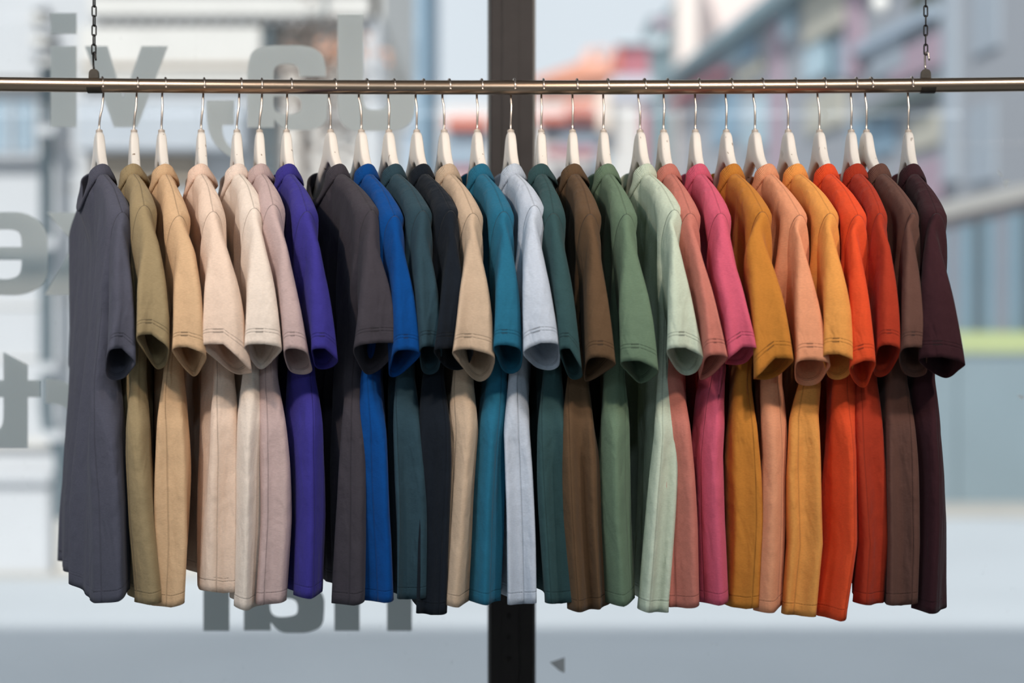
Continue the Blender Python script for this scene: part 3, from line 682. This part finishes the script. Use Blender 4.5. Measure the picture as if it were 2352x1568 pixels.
def torso(S, X, th, cN):
    W0, W1 = WS-.004, S['W']
    H0 = 0.019
    # columns: far cap, flat, near cap
    nc = 9; nf = 46
    caps = np.linspace(0, PI/2, nc+1)
    kind = []
    cols = []
    ex_ = np.array([.0848, .0835, .081, .077, .071])/(W0-H0)
    for b in caps[::-1][:-1]: cols.append((-1.0, b))
    for a in np.unique(np.concatenate([np.linspace(-1, 1, nf), ex_, -ex_])): cols.append((a, 0.0))
    for b in caps[1:]: cols.append((1.0, b))
    A = np.array([c[0] for c in cols]); B = np.array([c[1] for c in cols]); nC = len(cols)
    dlist = np.array([0, .0016, .005, .010, .016, .023, .032, .044, .058]); nr = 52
    seed = S['seed']
    f1, f2, f3, f4 = Fold(seed), Fold(seed+1), Fold(seed+2, k0=30, k1=120, slant=10), Fold(seed+3, k0=60, k1=150, slant=6)
    def halfw(z):
        return np.interp(z, [-.45, -.30, -.13, -.06, .04, .10, .19], [W1, W1-.003, W1-.014, W1-.030, W1-.034, W0-.006, W0])
    def hcap(z):
        return np.interp(z, [-.45, -.2, -.02, .08, .20, .26], [S['hb'], S['hb'], S['hb']*.85, .021, S['hs'], S['hs']])
    def ztop(wa):
        zsh = np.interp(wa, [0, WN, WS], [ZN+.004, ZN, S['zS']])
        # rounded fall of the shoulder
        zsh = zsh + .006*np.sin(np.clip((wa-WN)/(WS-WN), 0, 1)*PI)
        return zsh
    wtop = A*(W0-H0)+0*A+np.sign(A)*H0*np.sin(B)
    res = {}
    for side in (-1, 1):
        wa = np.abs(wtop)
        zt = ztop(wa)
        inn = wa < WN
        psi = np.sqrt(np.clip(1-(wa/WN)**2, 0, 1))
        drop = np.where(inn, (S['nd'] if side < 0 else .010)*psi**1.3+.006*psi**.9, 0)
        vt = np.where(inn, (.031 if side < 0 else .025)*psi**.62, 0)
        zt = zt-drop
        zh_n = S['hemL'] if side < 0 else S['hemR']
        hc_ = (S['hemL']+S['hemR'])/2-.003
        zh = np.where(A > 0, S['hemM']+(hc_+(zh_n-hc_)*np.cos(B)-S['hemM'])*sstep(A, .2, 1), S['hemM']+.006*np.sin(A*3+seed))
        zh = np.where(A > 0, zh, S['hemF']*sstep(-A)+S['hemM']*(1-sstep(-A)))
        zh = zh+.0012*f2(wtop, 0.7)*np.cos(B)
        R = []
        for j in range(nC):
            rows = np.concatenate([zt[j]-dlist, np.linspace(zt[j]-dlist[-1], zh[j], nr+1)[1:]])
            R.append(rows)
        Z = np.array(R).T                       # rows x cols
        d = zt[None, :]-Z
        Hc = hcap(Z); Wz = halfw(Z)
        Hflat = np.interp(Z, [-.45, -.1, .12, .27], [.015, .014, .014, .014])
        near = sstep(np.abs(A)[None, :]*np.ones_like(Z), .55, 1.0)
        H = Hflat*(1-near)+Hc*near
        ease = np.clip(1-(1-np.clip(d/.024, 0, 1))**2, 0, 1)**.42
        sc_ = np.where(B > 0, np.cos(B), 1.0)[None, :]
        w_ = A[None, :]*(Wz-Hc)+np.sign(A)[None, :]*Hc*np.sin(B)[None, :]
        h = np.maximum(H*ease, 0)*1.0
        vt2 = vt[None, :]*np.clip(1-d/.10, 0, 1)
        hv = np.maximum(h*sc_, vt2*sc_)
        hv[0, :] = vt*1.0
        hv = np.where(B[None, :] >= PI/2-1e-6, 0, hv)
        # fitted centre line at the near side, loose drape elsewhere
        cn = np.interp(Z, S['cz'][::-1], S['cv'][::-1])
        cf = S['cf']*sstep(-Z, -.20, .45)
        wr = w_/W1
        c = -BEND*w_**2+cn*sstep(wr, 0.15, 1.0)+cf*sstep(-wr, 0.0, 1.0) + cN*np.exp(-((w_-.08)/.05)**2)*sstep(Z, .10, .24)
        low = sstep(-Z, -.20, .30)
        quiet = 1-.75*sstep(wr, .75, 1.0)
        fa = .0080*low*f1(w_, Z)*quiet + .0016*f3(w_, Z)*sstep(-Z, -.24, -.05)
        fp = (.0055 if side < 0 else -.0045)*low*f2(w_+side*.3, Z)*(1-sstep(np.abs(wr), .80, .97))
        v = c+side*hv+fa+fp*ease
        # pleats on the end facing the room
        vv = (side*hv)
        pl = S['pa']*sstep(-Z, .05, .20)*np.sin(vv*S['pk']+S['pp']+S['ps']*Z)
        pl = pl*sstep(wr, .55, .95)+.3*pl*sstep(-wr, .55, .95)
        pl = pl+.0035*f4(vv*1.0, Z)*sstep(np.abs(wr), .6, 1)*sstep(-Z, -.12, .1)
        w2 = w_+pl*np.sign(w_)
        # the shoulder drapes roundly: slight fold falling from the shoulder point
        v = v+side*(-.011*np.exp(-((w_-.188+S['f5'])/.024)**2)+.007*np.exp(-((w_-.125-.15*(Z-.1)+S['f6'])/.024)**2)-.005*np.exp(-((w_-.08-.25*(Z-.1))/.02)**2))*sstep(d, .015, .09)*sstep(Z, -.25, .1)
        if side < 0 and S['pleat']:
            v = v-.034*low*np.abs(np.sin((w_*1.0)*17+1.2*Z+.6))*(1-sstep(wr, .6, 1))
        arc = np.where(A[None, :] >= 0, 1, -1)*(PI/2-B[None, :])*Hc + np.zeros_like(Z)
        arc = np.where(B[None, :] > 0, arc, .5)*side
        arc = np.where(B[None, :] >= PI/2-1e-6, 0, arc)
        dd = d.copy(); dd = np.where((wa < WN-.002)[None, :], .5, dd)
        seamA = side*(np.where(d < 1e-6, 0, d*0+hv))
        seamA = np.where((wa < WN-.002)[None, :] | (d > .03), side*.5, seamA)
        seamB = np.where(Z > .06, side*.5, arc-S['so'])
        hem = Z-zh[None, :]
        hem = np.where(hem > .03, .5, hem)
        sew = np.stack([seamA, seamB, hem], -1)
        res[side] = (np.stack([v, -w2, Z], -1), sew)
    nR = Z.shape[0]
    idF = np.arange(nR*nC).reshape(nR, nC); idB = idF+nR*nC
    wa = np.abs(wtop)
    idB[:, 0] = idF[:, 0]; idB[:, -1] = idF[:, -1]
    share = wa >= WN
    idB[0, share] = idF[0, share]
    PF, PB = res[-1][0], res[1][0]
    PB[0, share] = PF[0, share]; PB[:, 0] = PF[:, 0]; PB[:, -1] = PF[:, -1]
    V = np.concatenate([PF.reshape(-1, 3), PB.reshape(-1, 3)])
    sew = np.concatenate([res[-1][1].reshape(-1, 3), res[1][1].reshape(-1, 3)])
    Fc = np.concatenate([grid_faces(idF), grid_faces(idB, True)])
    # neck opening loops for the collar
    inn = np.where(wa < WN)[0]; inn = np.concatenate([[inn[0]-1], inn, [inn[-1]+1]])
    loopF = PF[0, inn]; loopB = PB[0, inn]
    return V, Fc, sew, loopF, loopB

def collar(loopF, loopB):
    # closed loop: front far->near, back near->far
    L = np.concatenate([loopF, loopB[::-1][1:-1]])
    # resample evenly and smooth
    def resample(P, n):
        Q = np.vstack([P, P[:1]]); s = np.concatenate([[0], np.cumsum(np.linalg.norm(np.diff(Q, axis=0), axis=1))])
        t = np.linspace(0, s[-1], n, endpoint=False); return np.stack([np.interp(t, s, Q[:, i]) for i in range(3)], 1), s[-1]
    P, tot = resample(L, 110)
    for _ in range(4): P = .5*P+.25*np.roll(P, 1, 0)+.25*np.roll(P, -1, 0)
    # keep clear outside of the torso edge
    cen = P.mean(0); n = len(P)
    tang = np.roll(P, -1, 0)-np.roll(P, 1, 0); tang /= np.linalg.norm(tang, axis=1)[:, None]
    out = np.cross(tang, [0, 0, 1]); out /= np.linalg.norm(out, axis=1)[:, None]
    sg = np.sign(((P-cen)*out)[:, :2].sum(1).mean()); out *= sg
    up = np.cross(out, tang); up *= np.sign(up[:, 2].mean())
    # band profile: (up, out)
    prof = [(-.0035, .0012), (-.001, .0030), (.004, .0030), (.010, .0018), (.0155, -.0006), (.0175, -.0024), (.0172, -.0042), (.0145, -.0040), (.009, -.0018), (.003, -.0004), (-.003, -.0010)]
    V = []; sew = []; rib = []
    for (u, o_) in prof:
        shrink = -0.0040*np.clip(u, 0, 1)/.0175
        V.append(P+up*u+out*(o_+shrink)); sew.append(np.tile([.5, .5, .5], (n, 1))); rib.append(np.arange(n)*tot/n/.0018*2*PI)
    V = np.array(V)
    m = len(prof); idx = np.arange(m*n).reshape(m, n); F_ = []
    for i in range(m):
        j = (i+1) % m
        for k in range(n):
            l = (k+1) % n; F_.append((idx[i, k], idx[j, k], idx[j, l], idx[i, l]))
    return V.reshape(-1, 3), np.array(F_), np.array(sew).reshape(-1, 3), np.array(rib).ravel()

def sleeve(S, near=True):
    # loops run from the armhole (t=0) to the hem (t=1)
    nt, ns = 34, 56
    T = np.concatenate([[0, .012, .03], np.linspace(.06, 1, nt-3)])
    seed = S['seed']+(50 if near else 90); f = Fold(seed, k0=25, k1=90, slant=8); g = Fold(seed+1, k0=30, k1=110, slant=5)
    zS = S['zS']; V = []; sew = []
    zO1 = S['szO'] if near else S['szO']+.012
    for t in T:
        zo = zS+(zO1-zS)*t; wo = WS-.003+.062*(1-(1-t)**1.7)
        if t < .2: zo += .004*math.sin(t/.2*PI/2)
        else: zo += .004
        zo -= .004*t
        zi = .035+(S['szI']-.035)*t; wi = .196+.038*min(1, t*1.25)
        vL = float(np.interp(zo, S['lz'][::-1], S['lv'][::-1])); vR = float(np.interp(zo, S['rz'][::-1], S['rv'][::-1]))
        if not near:
            vL, vR = vL*0-.020-.012*t+S['fo'], .016+.012*t+S['fo']
        k = sstep(t, 0, .12)
        bd = -BEND*WS**2
        if not near: vL += bd; vR += bd
        vL = (bd-S['hs']+.002)*(1-k)+vL*k; vR = (bd+S['hs']-.002)*(1-k)+vR*k
        vi = (S['svI'] if near else bd)*t+bd*(1-t)
        c0 = (vL+vR)/2; T0 = (vR-vL)/2
        Ti = .016+(S['ti']-.016)*t
        ex = 1.0-.55*sstep(t, .05, .6)
        row = []; sr = []
        for q in range(ns):
            p = 2*PI*q/ns; cc, ss = math.cos(p), math.sin(p)
            Q = math.copysign(abs(cc)**ex, cc); s_ = math.copysign(abs(ss)**(ex if cc > 0 else 1), ss)
            m = (1+Q)/2
            w_ = wi+(wo-wi)*m; z_ = zi+(zo-zi)*m
            th_ = (Ti+(T0-Ti)*m); ce = vi+(c0-vi)*m
            v_ = ce+th_*s_
            # outer end nearly flat, with a shallow crease
            z_ += t**3*(S['sdL'] if s_ < 0 else S['sdR'])*abs(s_)*m if near else 0
            amp = .0045*sstep(t, .08, .6)
            v_ += amp*f(w_*1.0, z_*.6)*.5*(1-.6*m)
            w_ += (amp*1.1*g(v_, z_*.5)*m) - .003*t*math.cos(s_*PI*1.2+seed)*m
            row.append((v_, -w_ if near else w_, z_))
            L_ = .20
            sr.append((t*L_+.0002 if t < .15 else .5, 0.5, (1-t)*L_ if t > .75 else .5))
        V.append(row); sew.append(sr)
    V = np.array(V); sew = np.array(sew)
    per = np.linspace(0, .36, ns, endpoint=False); sew[:, :, 1] = per[None, :]+1.0
    if not near: V[:, :, 1] = V[:, :, 1]
    idx = np.arange(len(T)*ns).reshape(len(T), ns); idx = np.concatenate([idx, idx[:, :1]], 1)
    return V.reshape(-1, 3), grid_faces(idx, near), sew.reshape(-1, 3)

def solid(o, t=.0016):
    m = o.modifiers.new('cloth_thickness', 'SOLIDIFY'); m.thickness = t; m.offset = -1

# one row per shirt: rail x, neck x, wire x below rail, collar x, seam (x,y), sleeve right edge [(y,x)..hem], sleeve left edge [(y,x)..hem],
# inner hem corner (x,y), body right edge [(y,x)..], hem (y left, y right), colour, label
DATA = [
 (235,228,240,232,(282,488),[(520,303),(620,305),(830,306)],[(540,262),(700,258),(800,240)],(267,873),[(870,290),(1000,290),(1150,300),(1360,302)],(1390,1362),(82,82,94),'charcoal grey','at the far left end of the rail'),
 (316,308,315,307,(332,472),[(540,374),(700,388),(797,387)],[(540,322),(650,310),(768,305)],(365,848),[(870,352),(1046,353),(1200,362),(1370,381)],(1388,1382),(156,136,102),'khaki olive','second from the left end of the rail'),
 (380,371,374,380,(412,496),[(560,460),(720,464),(815,470)],[(560,405),(700,392),(797,383)],(450,864),[(870,432),(1046,437),(1250,440),(1380,434)],(1397,1388),(208,172,134),'golden tan','between the khaki and pale peach ones'),
 (469,462,468,462,(490,486),[(500,522),(620,546),(720,562),(852,580)],[(560,474),(650,461),(790,445)],(560,860),[(860,556),(1046,557),(1200,550),(1362,546)],(1360,1364),(232,200,180),'pale peach','with a long drooping sleeve hem, left of the cream one'),
 (554,544,551,543,(585,478),[(500,612),(600,628),(700,640),(797,650)],[(530,575),(650,565),(790,552)],(600,848),[(840,626),(950,618),(1100,615),(1390,610)],(1397,1396),(230,210,196),'cream white','palest on the rail'),
 (601,596,603,600,(628,470),[(500,657),(600,672),(700,690),(808,706)],[(560,640),(700,648),(800,650)],(690,860),[(870,662),(1046,664),(1200,665),(1380,658)],(1387,1382),(188,164,160),'dusty mauve','between the cream and purple ones'),
 (669,658,661,664,(706,486),[(520,741),(620,750),(720,762),(825,773)],[(560,712),(700,708),(800,706)],(745,848),[(870,744),(1046,744),(1200,750),(1365,748)],(1372,1368),(58,52,132),'purple blue','directly left of the large dark charcoal one'),
 (769,759,758,780,(855,484),[(560,881),(680,900),(787,919)],[(560,835),(700,815),(792,800)],(845,860),[(870,857),(1000,858),(1150,856),(1382,848)],(1392,1384),(62,58,64),'dark charcoal','round neckline open to view, left of royal blue one'),
 (843,830,826,845,(908,496),[(540,939),(650,949),(808,961)],[(560,905),(700,900),(803,898)],(905,866),[(870,898),(1000,905),(1200,906),(1370,910)],(1383,1378),(6,66,130),'royal blue','between the dark charcoal and slate teal ones'),
 (905,893,894,905,(972,484),[(530,997),(650,1006),(800,1008)],[(560,955),(700,955),(795,957)],(995,860),[(870,974),(1000,976),(1200,978),(1370,976)],(1375,1378),(44,66,76),'slate teal','between the royal blue and black ones'),
 (973,957,957,970,(1036,484),[(530,1060),(600,1063),(700,1068),(800,1078)],[(540,1032),(650,1010),(800,980)],(1060,850),[(870,1048),(1046,1045),(1250,1033),(1408,1028)],(1413,1411),(22,28,36),'black','longest of the dark ones, left of the beige one'),
 (1032,1020,1018,1030,(1087,490),[(500,1109),(600,1118),(700,1125),(815,1130)],[(530,1075),(650,1050),(802,1022)],(1130,876),[(870,1114),(1000,1114),(1200,1100),(1385,1088)],(1390,1389),(190,166,142),'beige','between the black and teal ones'),
 (1106,1096,1097,1104,(1158,486),[(480,1175),(560,1186),(700,1191),(800,1193)],[(530,1151),(650,1132),(792,1120)],(1196,858),[(870,1190),(1000,1173),(1150,1161),(1382,1152)],(1384,1384),(36,100,126),'teal blue','directly left of the light grey-blue one'),
 (1181,1173,1175,1175,(1228,472),[(490,1247),(600,1256),(700,1269),(787,1281)],[(560,1200),(700,1193),(806,1190)],(1262,850),[(870,1226),(1000,1222),(1200,1227),(1385,1230)],(1388,1386),(186,194,206),'light grey-blue','hanging in front of the dark mullion'),
 (1248,1243,1244,1240,(1272,490),[(520,1302),(600,1310),(750,1325),(840,1335)],[(560,1262),(700,1275),(800,1280)],(1322,872),[(870,1312),(1000,1312),(1200,1320),(1372,1328)],(1388,1382),(50,76,78),'dark sea green','just right of the mullion'),
 (1325,1315,1316,1318,(1356,492),[(500,1383),(600,1391),(720,1406),(834,1419)],[(550,1351),(700,1348),(820,1346)],(1345,876),[(870,1368),(1000,1367),(1200,1376),(1385,1387)],(1402,1398),(94,72,52),'olive brown','between the dark sea green and moss green ones'),
 (1396,1386,1387,1396,(1440,492),[(500,1466),(600,1480),(720,1500),(850,1513)],[(560,1425),(700,1416),(828,1414)],(1475,880),[(870,1456),(1046,1456),(1200,1457),(1382,1463)],(1390,1382),(100,120,98),'moss green','between the olive brown and mint ones'),
 (1480,1470,1468,1478,(1550,482),[(500,1562),(600,1576),(740,1600),(818,1617)],[(540,1542),(650,1530),(798,1517)],(1575,862),[(870,1570),(1000,1572),(1200,1553),(1400,1533)],(1400,1408),(190,200,180),'pale mint green','with its round neckline open to view'),
 (1533,1524,1526,1538,(1586,490),[(510,1609),(600,1621),(730,1650),(818,1670)],[(560,1590),(700,1610),(815,1614)],(1605,872),[(870,1590),(1046,1596),(1200,1605),(1385,1611)],(1398,1390),(190,116,102),'dusty coral rose','between the mint and pink ones'),
 (1605,1597,1598,1607,(1656,490),[(500,1692),(600,1699),(700,1715),(797,1734)],[(600,1640),(700,1660),(822,1668)],(1690,838),[(850,1700),(930,1686),(1046,1676),(1200,1677),(1375,1683)],(1388,1381),(204,90,112),'bright pink','between the coral rose and mustard ones'),
 (1679,1668,1669,1682,(1752,486),[(500,1768),(600,1785),(700,1801),(822,1817)],[(540,1712),(700,1721),(866,1727)],(1750,872),[(870,1760),(1000,1756),(1200,1757),(1385,1748)],(1398,1394),(190,122,50),'mustard ochre','between the pink and apricot ones'),
 (1750,1734,1733,1765,(1838,494),[(500,1847),(600,1866),(720,1886),(832,1903)],[(540,1835),(700,1822),(826,1816)],(1852,886),[(880,1818),(1046,1826),(1200,1822),(1395,1812)],(1408,1396),(222,150,112),'apricot','between the mustard and amber ones'),
 (1826,1810,1809,1830,(1908,490),[(500,1928),(600,1940),(700,1950),(826,1952)],[(560,1895),(700,1886),(813,1876)],(1925,872),[(880,1915),(960,1898),(1100,1896),(1250,1898),(1412,1881)],(1412,1414),(236,152,78),'amber yellow','between the apricot and bright orange ones'),
 (1893,1882,1880,1902,(1972,494),[(520,1983),(600,1990),(750,1999),(828,2005)],[(540,1955),(700,1950),(842,1940)],(1985,890),[(890,1988),(1046,1993),(1250,1985),(1415,1957)],(1420,1419),(226,80,42),'bright orange red','lowest hem on the rail'),
 (1966,1955,1956,1968,(2022,490),[(500,2046),(560,2055),(700,2062),(800,2064)],[(560,2026),(700,2016),(792,2009)],(2020,866),[(870,2035),(1046,2037),(1250,2048),(1385,2040)],(1384,1387),(172,56,34),'deep rust red','between the bright orange and brown ones'),
 (2000,1990,1990,2022,(2098,490),[(470,2104),(540,2113),(650,2116),(800,2122)],[(560,2082),(700,2068),(797,2058)],(2112,866),[(870,2110),(1046,2112),(1250,2112),(1385,2108)],(1392,1388),(102,70,60),'chocolate brown','its hanger almost touching the one to its left'),
 (2094,2086,2087,2090,(2152,490),[(500,2162),(600,2180),(720,2200),(833,2219)],[(560,2118),(700,2105),(820,2095)],(2170,868),[(870,2168),(1000,2166),(1100,2172),(1200,2175),(1400,2170)],(1400,1404),(60,32,36),'dark maroon','at the far right end of the rail'),
]
for i, (hx, nx, wx, cx, seam, SR, SL, SI, BR, HM_, col, cname, where) in enumerate(DATA):
    X = (nx-1176)/1400.0; Xh = (hx-1176)/1400.0; Xw = (wx-1176)/1400.0
    th = 0.2
    for _ in range(4):
        dep = D-WS*math.cos(th); xs = (seam[0]-1176)*dep/F; th = math.asin(max(-.5, min(.6, (xs-X+BEND*WS**2*math.cos(th))/WS)))
    ct, st = math.cos(th), math.sin(th)
    def loc(px, py, w_):           # (v, z) of the point seen at px, py when it lies at station w_ of this shirt
        v = 0
        for _ in range(3):
            dep = D-w_*ct+v*st; x = (px-1176)*dep/F; v = (x-X-w_*st)/ct
        return v, (784-py)*dep/F
    S = {'seed': 100+i*7}
    S['zS'] = loc(seam[0], seam[1], WS)[1]
    dep = D-.075*ct; cN = ((cx-1176)*dep/F-(X+.075*st))/ct+BEND*.075**2; cN = max(-.006, min(.006, cN))
    S['W'] = .245; S['hb'] = .0235; S['nd'] = .050
    bS = -BEND*WS**2; rz, rv = [S['zS']-.006], [.0165+bS]
    for y, x in SR: v, z = loc(x, y, .27); rz.append(z); rv.append(v)
    lz, lv = [S['zS']-.006], [-.0165+bS]
    for y, x in SL: v, z = loc(x, y, .27); lz.append(z); lv.append(v)
    S['rz'], S['rv'], S['lz'], S['lv'] = rz, rv, lz, lv
    zl, zr_ = lz[-1], rz[-1]
    S['szO'] = max(zl, zr_); S['sdL'] = zl-S['szO']; S['sdR'] = zr_-S['szO']
    vi, zi = loc(SI[0], SI[1], .234); S['szI'] = zi; mid_ = (lv[-1]+rv[-1])/2; hw_ = (rv[-1]-lv[-1])/2; S['svI'] = max(mid_-.75*hw_, min(mid_+.75*hw_, vi))
    cz, cv = [.19, .09], [0, 0]
    for y, x in BR: v, z = loc(x, y, .245); cz.append(z); cv.append(v-S['hb']+BEND*.245**2)
    cv[1] = cv[2]*.5
    S['cz'], S['cv'] = cz, cv
    S['hemL'] = loc(nx, HM_[0], .245)[1]; S['hemR'] = loc(nx, HM_[1], .245)[1]
    S['hemM'] = (S['hemL']+S['hemR'])/2+.006; S['hemF'] = S['hemM']+(.004 if i else -.004)
    rr = random.Random(i*13+5)
    S['hs'] = .0145 if i in (24, 25) else .0205; S['ti'] = rr.uniform(.004, .018); S['f5'] = rr.uniform(-.006, .008); S['f6'] = rr.uniform(-.015, .015); S['so'] = rr.choice((-1, 1))*rr.uniform(.004, .022)
    S['pa'] = rr.uniform(.008, .015); S['pk'] = rr.uniform(95, 170); S['pp'] = rr.uniform(0, 6.28); S['ps'] = rr.uniform(-3, 3); S['fs'] = 0
    S['fo'] = .022 if i == 0 else 0; S['cf'] = 0.0; S['pleat'] = False
    if i == 0: S['cf'] = .010; S['pleat'] = True
    m = fabric('fabric_'+cname.replace(' ', '_').replace('-', '_'), tuple(min(.86, c*1.14) for c in lin(col)))
    mr = fabric('rib_'+cname.replace(' ', '_').replace('-', '_'), tuple(min(.86, c*1.08) for c in lin(col)), True)
    sh = empty('t_shirt', (X, 0, 0), th)
    tag(sh, '%s short-sleeved cotton t-shirt, %s' % (cname, where), 't-shirt', 't-shirts on the clothes rail')
    V, Fc, sew, lF, lB = torso(S, X, th, cN)
    o = obj('torso', clean_mesh('torso', V, Fc, sew), m, sh); solid(o)
    V, Fc, sew = sleeve(S, True); o = obj('sleeve', clean_mesh('sleeve', V, Fc, sew), m, sh); solid(o)
    V, Fc, sew = sleeve(S, False); o = obj('sleeve', clean_mesh('sleeve', V, Fc, sew), m, sh); solid(o)
    V, Fc, sew, rib = collar(lF, lB); obj('collar', clean_mesh('collar', V, Fc, sew, rib), mr, sh)
    # hanger
    hg = empty('clothes_hanger', (X, 0, 0), th)
    tag(hg, 'cream wooden hanger with wire hook holding the %s t-shirt' % cname, 'hanger', 'hangers on the clothes rail')
    obj('hanger_body', HM, None, hg); obj('ferrule', FM, None, hg)
    zr = rail_z(Xh)
    R = RR+.0018; wr = .0018
    dxh = (Xh-X); dxw = (Xw-X)
    def L2(dx, w_, z): return (dx*ct, -w_-dx*st*0, z)
    ph = math.radians(rr.uniform(-3, 3))
    pts = [L2(0, 0, Z0-.004), L2(0, 0, Z0+.012), L2(dxw*.12+.0004, 0, Z0+.024), L2(dxw*.6+.0006, -.001, Z0+.042), L2(dxw*.9, -.006, zr-R-.006)]
    for a in np.linspace(-2.55, 0.12, 20):   # behind the rail, over the top, down in front
        ww = R*math.sin(a+PI/2*0) if False else 0
        ang_ = PI/2-a                      # angle in (w, z): a<0 behind
        k = (a+2.55)/2.67
        pts.append(L2(dxw+(dxh-dxw)*min(1, k*1.3), -R*math.sin(-a) if a < 0 else R*math.sin(a), zr+R*math.cos(a)))
    for a in np.linspace(.3, 1.9, 9): pts.append(L2(dxh, R*math.sin(a), zr+R*math.cos(a)))
    obj('hook', tube_mesh('hook', pts, wr, 10), M_WIRE, hg)
